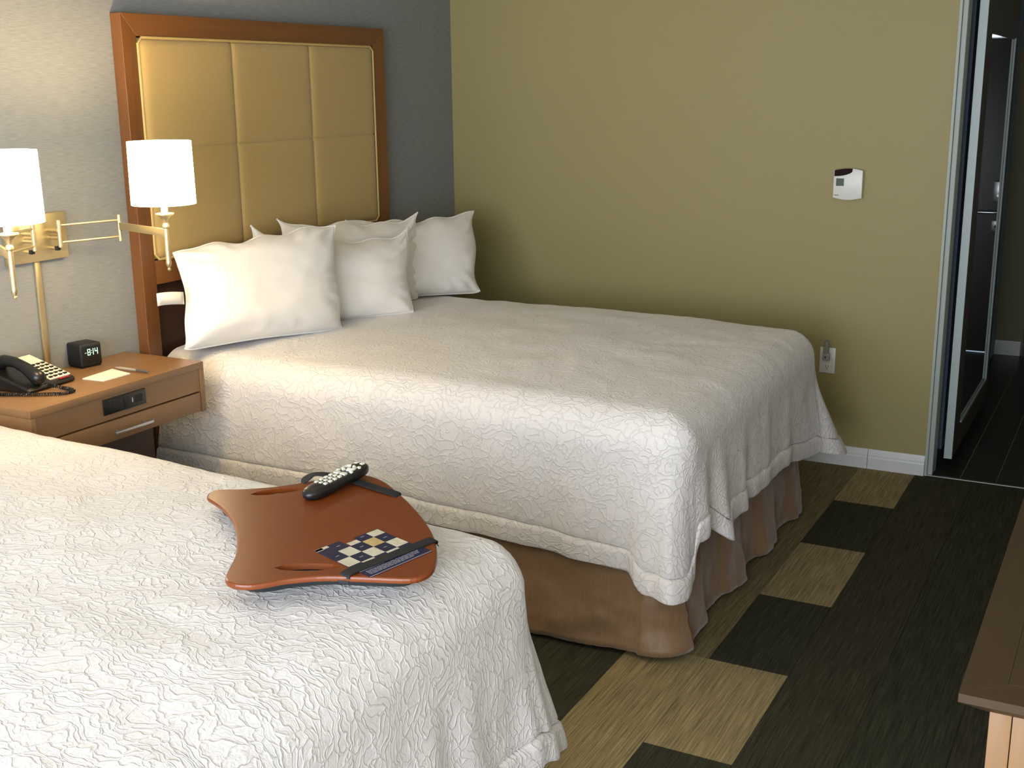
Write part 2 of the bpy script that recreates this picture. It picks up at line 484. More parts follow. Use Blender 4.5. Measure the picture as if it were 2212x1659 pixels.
ol = empty('wall_outlet', (1.99, 0, .49), 'white duplex wall outlet low on the green wall past the bed foot', 'outlet')
boxo('cover_plate', M_whitep, ol, 1.955, 2.027, -.006, 0, .432, .553, bev=.002)
for zc in (.463, .517):
    s_ = boxo('socket', M_whitep, ol, 1.975, 2.008, -.009, -.004, zc - .014, zc + .014, bev=.002)
    MB().box(1.984, 1.9865, -.0096, -.008, zc - .002, zc + .008).box(1.996, 1.9985, -.0096, -.008, zc - .002, zc + .008).tube([(1.991, -.0096, zc - .007), (1.991, -.008, zc - .007)], .0025, 8).build('slots', M_black, s_)
nl = empty('night_light', (1.987, -.02, .52), 'clear capsule plug-in night light in the upper socket of the low wall outlet', 'night light')
boxo('plug_body', plain('grey_plastic', lin(150, 150, 140), .4), nl, 1.972, 2.004, -.034, -.010, .497, .530, bev=.004)
MB().lathe([(.004, .528), (.014, .530), (.0145, .57), (.012, .583), (.006, .590), (.001, .592)], (1.987, -.022), 20).build('capsule', M_clear, nl, smooth=True)
MB().tube([(1.987, -.022, .53), (1.987, -.022, .578)], .003, 8).build('filament', M_steel, nl, smooth=True)
MB().tube([(1.987, -.0345, .513), (1.987, -.0335, .513)], .004, 12).build('sensor', M_black, nl)

# ---------------------------------------------------------------- headboard
HB = empty('headboard', (.025, -1.4875, 0), 'tall upholstered headboard in a brown wood frame, gold padded panels', 'headboard')
HY0, HY1, HZ, SW, HD = -2.29, -.685, 2.0, .076, .05
def mitred(name, quad_out, mat):            # quad: 4 points (y,z) on the front, extruded back to the wall
    f = MB(); vs = []
    for (y, z, d) in quad_out: vs.append((d, y, z))
    for (y, z, d) in quad_out: vs.append((0.001, y, z))
    f.add(vs, [(0, 1, 2, 3), (4, 5, 6, 7), (0, 1, 5, 4), (1, 2, 6, 5), (2, 3, 7, 6), (3, 0, 4, 7)])
    bm_o = f.build(name, mat, HB)
    md = bm_o.modifiers.new('bevel', 'BEVEL'); md.width = .0012; md.segments = 1
    return bm_o
di = HD - .010
gap = .0006
mitred('frame_stile', [(HY0, 0.0, HD), (HY0 + SW, 0.0, di), (HY0 + SW, HZ - SW - gap, di), (HY0, HZ - gap, HD)], M_head_z)
mitred('frame_stile', [(HY1, 0.0, HD), (HY1 - SW, 0.0, di), (HY1 - SW, HZ - SW - gap, di), (HY1, HZ - gap, HD)], M_head_z)
mitred('frame_rail', [(HY0 + gap, HZ, HD), (HY1 - gap, HZ, HD), (HY1 - SW - gap, HZ - SW, di), (HY0 + SW + gap, HZ - SW, di)], M_head_y)
boxo('lower_rail', M_head_y, HB, .001, .038, HY0 + SW, HY1 - SW, 1.045, 1.132, bev=.001)
boxo('back_board', M_ns_dark, HB, .001, .012, HY0 + SW, HY1 - SW, .10, 1.045)
boxo('backing', M_ns_dark, HB, .001, .020, HY0 + SW, HY1 - SW, 1.132, HZ - SW)
ya, yb2 = HY0 + SW + .004, HY1 - SW - .004
ys = [ya, -1.722, -1.236, yb2]; zs = [1.136, 1.532, HZ - SW - .004]
def puff_panel(y0, y1, z0, z1, ey0, ey1, ez0, ez1):
    n = 18
    def P(i, j):
        u = i / (n - 1) * 2 - 1; v = j / (n - 1) * 2 - 1
        u = math.sin(u * PI / 2); v = math.sin(v * PI / 2)
        du = (1 - abs(u)) * (y1 - y0) / 2; dv = (1 - abs(v)) * (z1 - z0) / 2
        r = .035
        hu = math.sqrt(max(0, 1 - (1 - min(du / r, 1)) ** 2)); rv = .022 if True else r
        hv = math.sqrt(max(0, 1 - (1 - min(dv / rv, 1)) ** 2))
        # outer edges roll deep, quilted seams only dip a little
        au = hu if (u < 0 and ey0) or (u > 0 and ey1) else .60 + .40 * hu
        av = hv if (v < 0 and ez0) or (v > 0 and ez1) else .74 + .26 * hv
        return (.022 + .026 * au * av + .003 * (1 - u * u) * (1 - v * v), y0 + (u + 1) / 2 * (y1 - y0), z0 + (v + 1) / 2 * (z1 - z0))
    return MB().grid(P, n, n)
for i in range(3):
    for j in range(2):
        puff_panel(ys[i], ys[i + 1], zs[j], zs[j + 1], i == 0, i == 2, j == 0, j == 1).build('upholstered_panel', M_uph, HB, smooth=True, ang=80)
pp = []
for (y, z) in ((ya + .02, zs[0]), (yb2 - .02, zs[0]), (yb2, zs[0] + .02), (yb2, zs[2] - .02), (yb2 - .02, zs[2]), (ya + .02, zs[2]), (ya, zs[2] - .02), (ya, zs[0] + .02), (ya + .02, zs[0])): pp.append((.040, y, z))
MB().tube(pp, .005, 8, cap=False).build('piping', M_pip, HB, smooth=True)

# ---------------------------------------------------------------- beds
def fbm(p, o=3):
    return noise.fractal(Vector(p), 1.0, 2.0, o)

def u_path(x0, x1, y0, y1, rc, step=.014, near_first=True):
    """points along the open edge: head-near -> foot-near corner -> foot-far corner -> head-far, with outward normals"""
    pts = []
    n = int((x1 - rc - x0) / step)
    for i in range(n): pts.append((x0 + (x1 - rc - x0) * i / n, y0, 0, -1, 'near', i / n))
    k = 26
    for i in range(k):
        a = -PI / 2 + PI / 2 * i / k
        pts.append((x1 - rc + rc * math.cos(a), y0 + rc + rc * math.sin(a), math.cos(a), math.sin(a), 'c1', i / k))
    n2 = int((y1 - y0 - 2 * rc) / step)
    for i in range(n2): pts.append((x1, y0 + rc + (y1 - y0 - 2 * rc) * i / n2, 1, 0, 'foot', i / n2))
    for i in range(k):
        a = PI / 2 * i / k
        pts.append((x1 - rc + rc * math.cos(a), y1 - rc + rc * math.sin(a), math.cos(a), math.sin(a), 'c2', i / k))
    for i in range(n + 1): pts.append((x1 - rc - (x1 - rc - x0) * i / n, y1, 0, 1, 'far', i / n))
    return pts

def smooth01(t): t = max(0, min(1, t)); return t * t * (3 - 2 * t)
def interp(keys, x):
    for (a, va), (b, vb) in zip(keys, keys[1:]):
        if x <= b: return va + (vb - va) * smooth01((x - a) / (b - a)) if x > a else va
    return keys[-1][1]

def make_duvet(x0, x1, y0, y1, ztop, hemkeys, flarekeys, foldkeys, seed, label, group, taper=.0, droop=.022):
    """keys are over a coordinate w along the edge: 0-1 near side, 1-2 near corner, 2-3 foot, 3-4 far corner, 4-5 far side"""
    rc = .10
    pts = u_path(x0, x1, y0, y1, rc)
    W = {'near': 0, 'c1': 1, 'foot': 2, 'c2': 3, 'far': 4}
    yc = (y0 + y1) / 2; half = (y1 - y0) / 2
    RR = .115
    # cumulative arclength
    cum = [0]
    for a, b in zip(pts, pts[1:]): cum.append(cum[-1] + math.hypot(a[0] - b[0], a[1] - b[1]) + (.012 if b[4] in ('c1', 'c2') else 0))
    BAND = .075
    top_rows = [i / 22 for i in range(22)]            # 0 = medial line .. towards edge
    top_rows = [1 - (1 - t) ** 1.25 for t in top_rows]
    arc_rows = 9; side_rows = 30; band_rows = 8
    def point(k, row):
        p = point0(k, row)
        p.y -= taper * smooth01((p.x - .2) / 2.2) * (p.y - y0) / (y1 - y0)
        if row[0] != 'band' and row[0] != 'side' or True:
            p.z -= droop * max(0, (p.x - 1.1)) ** 2 * (1 if row[0] in ('top', 'arc') else max(0, 1 - row[1]))
        return p
    def point0(k, row):
        px, py, nx, ny, seg, t = pts[k]; w = W[seg] + t
        hemz = interp(hemkeys, w); L = (ztop - RR) - hemz
        fl = interp(flarekeys, w); fo = interp(foldkeys, w)
        mx_ = min(max(px, x0), x1 - half); my = yc
        # inner edge (start of the rounding)
        ix, iy = px - nx * RR, py - ny * RR
        kind, q = row
        if kind == 'top':
            X = mx_ + (ix - mx_) * q; Y = my + (iy - my) * q
            if seg in ('near', 'far'): X = px + (mx_ - px) * (1 - q) if px > x1 - half else px
            Z = ztop
            Z += .008 * fbm((X * 2.2 + seed, Y * 2.2, 0)) + .010 * (1 - q * q) * 1.0
            Z += .0035 * fbm((X * 9 + seed, Y * 9, 3))
            return Vector((X, Y, Z))
        wob = .008 * fbm((ix * 2.2 + seed, iy * 2.2, 0)) + .0035 * fbm((ix * 9 + seed, iy * 9, 3))
        if kind == 'arc':
            a = q * PI / 2
            o = RR * math.sin(a); z = ztop - RR * (1 - math.cos(a))
            crk = .002 * fbm((px * 14, py * 14, q * 3 + seed))
            return Vector((ix + nx * (o + crk), iy + ny * (o + crk), z + wob * (1 - q)))
        s = q * L
        u = q
        out = RR + fl * (u ** 1.3)
        ph = cum[k]
        fold = fo * (u ** 1.1) * (math.sin(ph * 26 + seed + 1.3 * math.sin(ph * 7)) + .45 * math.sin(ph * 47 + seed * 2))
        out += fold + .006 * fbm((px * 6 + seed, py * 6, s * 5)) * min(1, u * 4)
        if kind == 'band' and q < (L - BAND) / L + .02: out -= .0045 * max(0, 1 - abs(q - (L - BAND) / L) / .01)
        z = ztop - RR - s
        if abs(q * L - (L - BAND)) < .006: out -= .004
        z += .006 * fbm((px * 5, py * 5, seed)) * u
        return Vector((ix + nx * out, iy + ny * out, z))
    n = len(pts)
    rows = [('top', q) for q in top_rows] + [('arc', i / arc_rows) for i in range(arc_rows)]
    Lr = lambda k: (ztop - RR) - interp(hemkeys, W[pts[k][4]] + pts[k][5])
    m = MB()
    vs = []
    for r in rows:
        for k in range(n): vs.append(point(k, r))
    for i in range(side_rows + 1):
        for k in range(n):
            qe = (Lr(k) - BAND) / Lr(k)
            vs.append(point(k, ('side', qe * i / side_rows)))
    R = len(rows) + side_rows + 1
    fs = [(j * n + i, j * n + i + 1, (j + 1) * n + i + 1, (j + 1) * n + i) for j in range(R - 1) for i in range(n - 1)]
    m.add(vs, fs)
    ob = m.build('coverlet', M_duvet, None, smooth=True, ang=70, loc=((x0 + x1) / 2, yc, ztop))
    # merge the doubled medial line
    bm = bmesh.new(); bm.from_mesh(ob.data)
    bmesh.ops.remove_doubles(bm, verts=bm.verts[:], dist=.0004)
    bmesh.ops.recalc_face_normals(bm, faces=bm.faces[:])
    bm.to_mesh(ob.data); bm.free()
    # hem band: padded strip round the edge, folded under
    h = MB(); vs = []
    hr = [0, .03, .10, .3, .55, .8, .93, 1.0]
    for q in hr:
        for k in range(n):
            qe = (Lr(k) - BAND) / Lr(k)
            p = point(k, ('band', qe + (1 - qe) * q))
            px, py, nx, ny = pts[k][:4]
            puff = .004 * math.sqrt(max(0, 1 - (q * 2 - 1) ** 2)) + (.001 if q > .03 else -.003)
            vs.append(p + Vector((nx, ny, 0)) * puff)
    for q, d in ((1.0, .010), (.7, .012), (.2, .012), (-.5, .012)):
        for k in range(n):
            qe = (Lr(k) - BAND) / Lr(k)
            p = point(k, ('side', qe + (1 - qe) * q))
            px, py, nx, ny = pts[k][:4]
            vs.append(p - Vector((nx, ny, 0)) * d)
    R = len(hr) + 4
    h.add(vs, [(j * n + i, j * n + i + 1, (j + 1) * n + i + 1, (j + 1) * n + i) for j in range(R - 1) for i in range(n - 1)])
    OFF[ob.name] = Vector(((x0 + x1) / 2, yc, ztop))
    h.build('hem_band', M_duvet, ob, smooth=True, ang=70)
    tag(ob, label, 'bedspread', group)
    return ob

def make_bed(x0, x1, y0, y1, label, seed, group):
    b = empty('bed', ((x0 + x1) / 2, (y0 + y1) / 2, 0), label, 'bed', group)
    boxo('mattress', M_matt, b, x0 + .01, x1 - .11, y0 + .03, y1 - .03, .42, .72, bev=.05)
    boxo('box_spring', M_matt, b, x0 + .01, x1 - .11, y0 + .04, y1 - .04, .16, .418, bev=.02)
    for fx in (x0 + .12, x1 - .25):
        for fy in (y0 + .15, y1 - .15):
            boxo('bed_foot', M_black, b, fx - .03, fx + .03, fy - .03, fy + .03, 0, .158)
    pts = u_path(x0 + .01, x1 - .055, y0 + .015, y1 - .015, .07, .012)
    n = len(pts); NR = 22
    cum = [0]
    for a, c in zip(pts, pts[1:]): cum.append(cum[-1] + math.hypot(a[0] - c[0], a[1] - c[1]))
    def P(k, j):
        px, py, nx, ny, seg, t = pts[k]; u = j / (NR - 1)
        s = cum[k]
        z = .40 - u * (.385 - .012 * max(0, math.sin(s * 3 + seed)))
        o = .012 + .030 * u ** 1.5
        w = .0
        if seg == 'foot':
            w = .018 * math.tanh(2.4 * math.sin(s * 15 + seed)) * (.35 + .65 * u)
            o -= .012
        elif seg == 'near': w = .005 * math.sin(s * 9) * u + .004 * math.sin(s * 31 + 2) * u * max(0, math.sin(s * 2.3 - .6))
        else: w = .010 * math.sin(s * 22) * u + .018 * u
        w += .010 * fbm((px * 7, py * 7, u * 2.5 + seed)) * u + .005 * fbm((px * 22, py * 22, u * 5)) * u
        w += .010 * u * abs(math.sin(s * 8 + u * 5 + 3 * fbm((px * 3, py * 3, u * 3)))) ** 3 * (1 if seg in ('near', 'c1') else .4)
        if j >= NR - 2: w += .002
        return Vector((px + nx * (o + w), py + ny * (o + w), z))
    sk = MB().grid(P, n, NR)
    so = sk.build('bed_skirt', M_skirt, b, smooth=True, ang=80)
    md = so.modifiers.new('solid', 'SOLIDIFY'); md.thickness = .003
    return b

bedA = make_bed(.055, 2.10, -2.225, -.70, 'queen bed with brown pleated skirt, the one against the headboard and green wall', 1.0, 'two hotel beds')
bedB = make_bed(.055, 2.10, -4.755, -3.235, 'nearer queen bed in the left foreground, under the lap desk', 5.0, 'two hotel beds')
duA = make_duvet(.056, 2.115, -2.250, -.680, .803,
    [(0, .375), (.3, .36), (.7, .32), (.962, .290), (.992, .245), (1.5, .24), (1.8, .27), (2.0, .38), (2.08, .395), (2.17, .315), (2.22, .35), (2.66, .34), (3.0, .285), (3.5, .24), (4, .27), (4.4, .32), (5, .35)],
    [(0, .060), (.3, .030), (.6, .010), (.952, .006), (.985, .048), (1.0, .062), (1.3, .088), (1.6, .05), (1.9, .0), (2, .0), (2.2, .035), (2.35, .01), (2.8, .01), (3.0, .03), (3.5, .19), (4, .12), (4.3, .05), (5, .02)],
    [(0, .002), (.8, .003), (1, .006), (1.5, .010), (2, .018), (2.3, .020), (2.5, .006), (2.9, .003), (3.2, .012), (4, .02), (4.5, .01), (5, .005)],
    2.1, 'white crinkled coverlet draped over the bed with the pillows', 'white matelasse coverlets')
duB = make_duvet(.056, 2.125, -4.77, -3.150, .816,
    [(0, .36), (1, .33), (2, .30), (3, .29), (3.3, .27), (3.6, .25), (4, .28), (4.3, .31), (5, .36)],
    [(0, .01), (.9, .02), (1.5, .10), (2, .04), (2.4, .04), (2.9, .04), (3.2, .08), (3.6, .10), (4, .06), (4.3, .02), (5, .01)],
    [(0, .002), (1, .01), (2, .015), (2.5, .006), (2.85, .008), (3.3, .012), (4, .008), (4.3, .004), (5, .002)],
    7.7, 'white crinkled coverlet on the nearer bed, under the lap desk', 'white matelasse coverlets', taper=.085, droop=.03)

# ---------------------------------------------------------------- pillows
def make_pillow(BL, BR, TR, TL, th, seed, label, tagpos=None, crest=.016, lift=(0, 0, 0, 0), pull=.026, bias=.0, group='white bed pillows'):
    BL, BR, TR, TL = map(Vector, (BL, BR, TR, TL))
    N = 44
    nrm = (BR - BL).cross(TL - BL).normalized()
    if nrm.x < 0: nrm = -nrm
    c = (BL + BR + TR + TL) / 4
    w = (BR - BL).length; hgt = (TL - BL).length
    eu = (BR - BL).normalized(); ev = (TL - BL).normalized()
    def base(u, v):
        p = BL * (1 - u) * (1 - v) + BR * u * (1 - v) + TR * u * v + TL * (1 - u) * v
        a, b = u * 2 - 1, v * 2 - 1
        # edges drawn in between the ears
        p = p - eu * a * abs(a) ** 3 * pull * (1 - abs(b) ** 7) * (1 + .3 * math.sin(b * 5 + seed))
        p = p - ev * b * abs(b) ** 3 * pull * (1 - abs(a) ** 9) * (1 + .35 * math.sin(a * 4 + seed * 1.7)) * (.8 if b > 0 else .3)
        t = max(0, abs(a) + abs(b) - 1.84) / .16
        p = p - (eu * a + ev * b) * .009 * t * t            # rounded ear tips
        if b > .5: p = p + ev * .010 * math.sin(a * 11 + seed) * (1 - a * a) * (b - .5) * 2
        return p
    def hh(u, v):
        a, b = abs(u * 2 - 1), abs(v * 2 - 1)
        e = max(0, 1 - a ** 3.2) ** .62 * max(0, 1 - b ** 3.2) ** .62
        return e
    def wr(u, v, s):
        a, b = u * 2 - 1, v * 2 - 1
        d = 1 - hh(u, v)
        r = .007 * fbm((u * 4 + seed, v * 4 + s, seed)) + .003 * fbm((u * 16, v * 16 + s, seed))
        # radial creases running in from the seams and ears
        th_ = math.atan2(b, a)
        edge = max(abs(a), abs(b))
        cr = .0070 * math.sin(th_ * 19 + 3 * math.sin(th_ * 5 + seed)) * smooth01((edge - .55) / .3) * smooth01((1 - edge) / .12)
        return r * hh(u, v) + cr
    def curl(u, v):
        a, b = u * 2 - 1, v * 2 - 1
        t = max(0, abs(a) + abs(b) - 1.55) / .45
        sgn = math.sin(seed * 3 + (1 if a > 0 else 0) * 2.1 + (1 if b > 0 else 0) * 1.3)
        return nrm * (.022 * sgn * t)
    def P(side):
        def f(i, j):
            u = i / (N - 1); v = j / (N - 1)
            u = .5 - .5 * math.cos(PI * u) if True else u; v = .5 - .5 * math.cos(PI * v)
            sag = 1 + .25 * (1 - v) - .1 * v
            p = base(u, v) + curl(u, v) + nrm * side * (th / 2 * hh(u, v) * sag + wr(u, v, side) * (1 if side > 0 else .5))
            p = p + ev * (crest * (1 - abs(2 * u - 1) ** 3) * smooth01((v - .5) * 2))
            if p.z < .803: p.z = .803 + (p.z - .803) * .15
            return p
        return f
    m = MB(); m.grid(P(1), N, N); m.grid(P(-1), N, N)
    pc = c.copy(); pc.z = min(BL.z, BR.z)
    root = m.build('pillow', M_pillow, None, smooth=True, ang=80, loc=tuple(pc))
    bm = bmesh.new(); bm.from_mesh(root.data)
    bmesh.ops.remove_doubles(bm, verts=bm.verts[:], dist=.0008); bmesh.ops.recalc_face_normals(bm, faces=bm.faces[:])
    bm.to_mesh(root.data); bm.free()
    OFF[root.name] = pc
    ring = []
    K = 40
    for i in range(K): ring.append((i / K, 0))
    for i in range(K): ring.append((1, i / K))
    for i in range(K): ring.append((1 - i / K, 1))
    for i in range(K + 1): ring.append((0, 1 - i / K))
    rp = []
    for u, v in ring:
        p = base(u, v) + curl(u, v) + ev * (crest * (1 - abs(2 * u - 1) ** 3) * smooth01((v - .5) * 2))
        if p.z < .806: p.z = .806
        rp.append(p)
    MB().tube(rp, .0042, 6, cap=False).build('piping', M_pillow, root, smooth=True)
    tag(root, label, 'pillow', group)
    if tagpos:
        a = Vector(tagpos[0]); b_ = Vector(tagpos[1]); hz = tagpos[2]
        q = MB()
        def T(i, j):
            t = i / 6; p = a.lerp(b_, t) + Vector((.006 * math.sin(t * 5), 0, -j * hz + .004 * math.sin(t * 3)))
            return p
        q.grid(T, 7, 2)
        o = q.build('care_label', M_paper, root, smooth=True)
        o.modifiers.new('s', 'SOLIDIFY').thickness = .0015
    return root

make_pillow((.215, -2.285, .826), (.45, -1.629, .808), (.33, -1.500, 1.205), (.105, -2.185, 1.175), .20, 1.2,
            'large white pillow at the front left of the bed, nearest the lamp', tagpos=((.20, -2.25, 1.035), (.20, -2.375, 1.048), .045))
make_pillow((.15, -1.80, .815), (.52, -1.226, .806), (.38, -1.010, 1.155), (.10, -1.768, 1.225), .17, 2.3,
            'white pillow second from the lamp, partly behind the large front pillow', crest=-.058)
make_pillow((.13, -1.62, .82), (.37, -.932, .808), (.27, -.775, 1.190), (.09, -1.565, 1.232), .13, 3.1,
            'white pillow third from the lamp, showing only its right edge and two upper corners', crest=-.030)
make_pillow((.15, -1.18, .815), (.51, -.635, .802), (.36, -.395, 1.165), (.10, -1.14, 1.18), .17, 4.4,
            'white pillow farthest from the lamp, leaning beside the green wall', crest=-.010)
make_pillow((.20, -4.45, .825), (.24, -3.80, .82), (.10, -3.80, 1.15), (.08, -4.45, 1.17), .16, 5.2,
            'white pillow at the head of the nearer bed', group='pillow on the nearer bed')

# ---------------------------------------------------------------- nightstand
NZ = .82; NF = .372; NYL, NYR = -3.10, -2.36
ns = empty('nightstand', (.18, -2.73, 0), 'brown wood nightstand with one drawer and a black outlet panel between the beds', 'nightstand')
boxo('top', M_ns_y, ns, .002, NF, NYL, NYR, NZ - .024, NZ, bev=.0015)
boxo('side_panel', M_ns_y, ns, .002, NF, NYL, NYL + .018, .642, NZ - .024, bev=.001)
boxo('side_panel', M_ns_y, ns, .002, NF, NYR - .018, NYR, .642, NZ - .024, bev=.001)
boxo('apron', M_ns_y, ns, .30, NF - .004, NYL + .018, NYR - .018, .718, NZ - .024)
dr = boxo('drawer', M_ns_y, ns, .02, NF - .003, NYL + .021, NYR - .021, .645, .712, bev=.001)
hb = MB().box(.388, .398, -2.803, -2.637, .672, .681, .0012)
hb.box(NF - .004, .39, -2.785, -2.775, .6735, .6795).box(NF - .004, .39, -2.665, -2.655, .6735, .6795)
hb.build('handle', M_steel, dr, smooth=True)
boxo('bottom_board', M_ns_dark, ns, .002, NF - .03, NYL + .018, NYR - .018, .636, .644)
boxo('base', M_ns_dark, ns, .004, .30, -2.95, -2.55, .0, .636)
po = boxo('outlet_panel', M_black, ns, NF - .006, NF + .002, -2.820, -2.640, .737, .788, bev=.0015)
MB().box(NF, NF + .006, -2.800, -2.740, .742, .783, .004).build('outlet_cover', M_blackmat, po, smooth=True)
MB().box(NF, NF + .004, -2.738, -2.712, .744, .781, .002).build('outlet_socket', M_blackmat, po, smooth=True)
MB().box(NF + .001, NF + .0035, -2.703, -2.699, .755, .770).build('port', M_steel, po)
MB().box(NF, NF + .003, -2.69, -2.655, .75, .776, .001).build('port_plate', M_blackmat, po)

# alarm clock
ck = empty('alarm_clock', (.048, -2.585, NZ), 'black cube alarm clock showing 8:14 on the nightstand', 'clock')
Rz = Matrix.Translation((.048, -2.587, NZ)) @ Matrix.Rotation(math.radians(-8), 4, 'Z')
MB().box(-.042, .040, -.042, .042, .003, .083, .008, 3, m=Rz).build('case', M_blackmat, ck, smooth=True)
MB().box(.0395, .0412, -.035, .035, .016, .072, .0008, m=Rz).build('screen', M_black, ck, smooth=True)
MB().box(-.035, .035, -.037, .037, .0, .004, m=Rz).build('foot_pad', M_black, ck)
SEG = {'8': 'abcdefg', '1': 'bc', '4': 'fgbc'}
dg = MB()
def digit(chn, yo, z0, w=.0115, h=.022, t=.0024):
    x0_, x1_ = .0408, .0418
    S = {'a': (0, w, h - t, h), 'd': (0, w, 0, t), 'g': (0, w, h / 2 - t / 2, h / 2 + t / 2), 'f': (0, t, h / 2, h), 'e': (0, t, 0, h / 2), 'b': (w - t, w, h / 2, h), 'c': (w - t, w, 0, h / 2)}
    for s_ in SEG[chn]:
        a = S[s_]; dg.box(x0_, x1_, yo + a[0], yo + a[1], z0 + a[2], z0 + a[3], m=Rz)
digit('8', -.016, .043); digit('1', -.000, .043, w=.008); digit('4', .013, .043)
dg.box(.0408, .0418, -.0005, .0015, .049, .0515, m=Rz).box(.0408, .0418, -.0005, .0015, .057, .0595, m=Rz)
dg.box(.0408, .0418, -.026, -.020, .052, .0535, m=Rz)
dg.build('digits', M_digit, ck)

# note paper and pen
np_ = MB().prism([(.196, -2.738), (.284, -2.731), (.286, -2.616), (.181, -2.594)], NZ + .0002, NZ + .0035).build('note_pad', M_paper, None, loc=(.23, -2.67, NZ))
tag(np_, 'small white note pad lying on the nightstand beside the clock', 'note pad')
pn = empty('pen', (.26, -2.588, NZ + .006), 'silver ballpoint pen lying on the nightstand, tip over the note pad', 'pen')
MB().tube([(.192, -2.592, NZ + .0095), (.200, -2.5915, NZ + .0095), (.212, -2.591, NZ + .0095), (.282, -2.588, NZ + .0080)], [.0008, .002, .0042, .0045], 12).build('barrel', plain('pen_barrel', lin(190, 185, 165), .3, .5), pn, smooth=True)
MB().tube([(.282, -2.588, NZ + .008), (.288, -2.5878, NZ + .008)], .0048, 12).build('ring', M_steel, pn, smooth=True)
MB().tube([(.288, -2.5878, NZ + .008), (.333, -2.586, NZ + .0075), (.337, -2.586, NZ + .0075)], [.0045, .0043, .002], 12).build('grip', plain('pen_grip', lin(90, 90, 85), .4, .3), pn, smooth=True)

# telephone
ph = empty('telephone', (.10, -2.86, NZ), 'black desk telephone with white keypad face and coiled cord on the nightstand', 'telephone')
PH = Matrix.Translation((.10, -2.865, NZ)) @ Matrix.Rotation(math.radians(4), 4, 'Z')
def wedge(x0, x1, y0, y1, zf, zb, z0=.002):
    v = [(x0, y0, z0), (x1, y0, z0), (x1, y1, z0), (x0, y1, z0), (x0, y0, zb), (x1, y0, zf), (x1, y1, zf), (x0, y1, zb)]
    return v, [(0, 1, 2, 3), (4, 5, 6, 7), (0, 1, 5, 4), (1, 2, 6, 5), (2, 3, 7, 6), (3, 0, 4, 7)]
bx = MB(); bx.add(*wedge(-.095, .100, -.105, .098, .016, .072), m=PH)
bo = bx.build('base', M_black, ph)
bo.modifiers.new('b', 'BEVEL').width = .006
sl = (.072 - .016) / -.195
zat = lambda x: .016 + (x - .100) * sl
fp = MB(); v = []
for (x, y) in ((-.088, .005), (.082, .005), (.082, .092), (-.088, .092)): v.append((x, y, zat(x) + .0005))
for (x, y) in ((-.088, .005), (.082, .005), (.082, .092), (-.088, .092)): v.append((x, y, zat(x) + .004))
fp.add(v, [(0, 1, 2, 3), (4, 5, 6, 7), (0, 1, 5, 4), (1, 2, 6, 5), (2, 3, 7, 6), (3, 0, 4, 7)], PH)
fp.build('face_plate', M_paper, ph)
ky = MB()
for i in range(6):
    for j in range(4):
        x = -.020 + i * .0185; y = .017 + j * .0205
        if i in (4, 5) or True:
            ky.box(x - .0045, x + .0045, y - .006, y + .006, zat(x) + .003, zat(x) + .0075, m=PH)
ko = ky.build('keys', M_black, ph); ko['kind'] = 'stuff'
MB().box(.0855, .097, .035, .075, zat(.09), zat(.09) + .004, .001, m=PH).build('message_lamp', M_red, ph)
hs = MB()
yh = -.052
hs.tube([(-.115, yh, .050), (-.11, yh, .056), (-.104, yh, .062), (-.08, yh, .072), (-.04, yh, .088), (.0, yh, .086), (.045, yh, .070), (.075, yh, .052), (.090, yh, .044), (.100, yh, .034), (.104, yh, .028)],
        [.006, .020, .025, .026, .019, .017, .0185, .023, .025, .022, .008], 16, m=PH)
hs.build('handset', M_black, ph, smooth=True, ang=60)
# coiled cord
def catmull(pts, n):
    P = [Vector(p) for p in pts]; P = [P[0] * 2 - P[1]] + P + [P[-1] * 2 - P[-2]]; out = []
    for i in range(1, len(P) - 2):
        for k in range(n):
            t = k / n
            out.append(.5 * ((2 * P[i]) + (P[i + 1] - P[i - 1]) * t + (2 * P[i - 1] - 5 * P[i] + 4 * P[i + 1] - P[i + 2]) * t * t + (3 * P[i] - P[i - 1] - 3 * P[i + 1] + P[i + 2]) * t ** 3))
    out.append(P[-2]); return out
cl_ = catmull([(.205, -2.895, NZ + .020), (.250, -2.868, NZ + .0075), (.292, -2.868, NZ + .0068), (.312, -2.885, NZ + .0068), (.298, -2.925, NZ + .0068), (.22, -2.975, NZ + .0068), (.12, -3.02, NZ + .0068), (.03, -3.04, NZ + .0068)], 160)
hel = []
d = 0
for i in range(0, len(cl_)):
    if i: d += (cl_[i] - cl_[i - 1]).length
    t = (cl_[min(i + 1, len(cl_) - 1)] - cl_[max(i - 1, 0)]).normalized()
    s_ = t.cross(Vector((0, 0, 1))).normalized(); u_ = s_.cross(t)
    a = d / .0056 * 2 * PI
    hel.append(cl_[i] + (s_ * math.cos(a) + u_ * math.sin(a)) * .0045)
MB().tube(hel, .0018, 5).build('coiled_cord', M_black, ph, smooth=True)

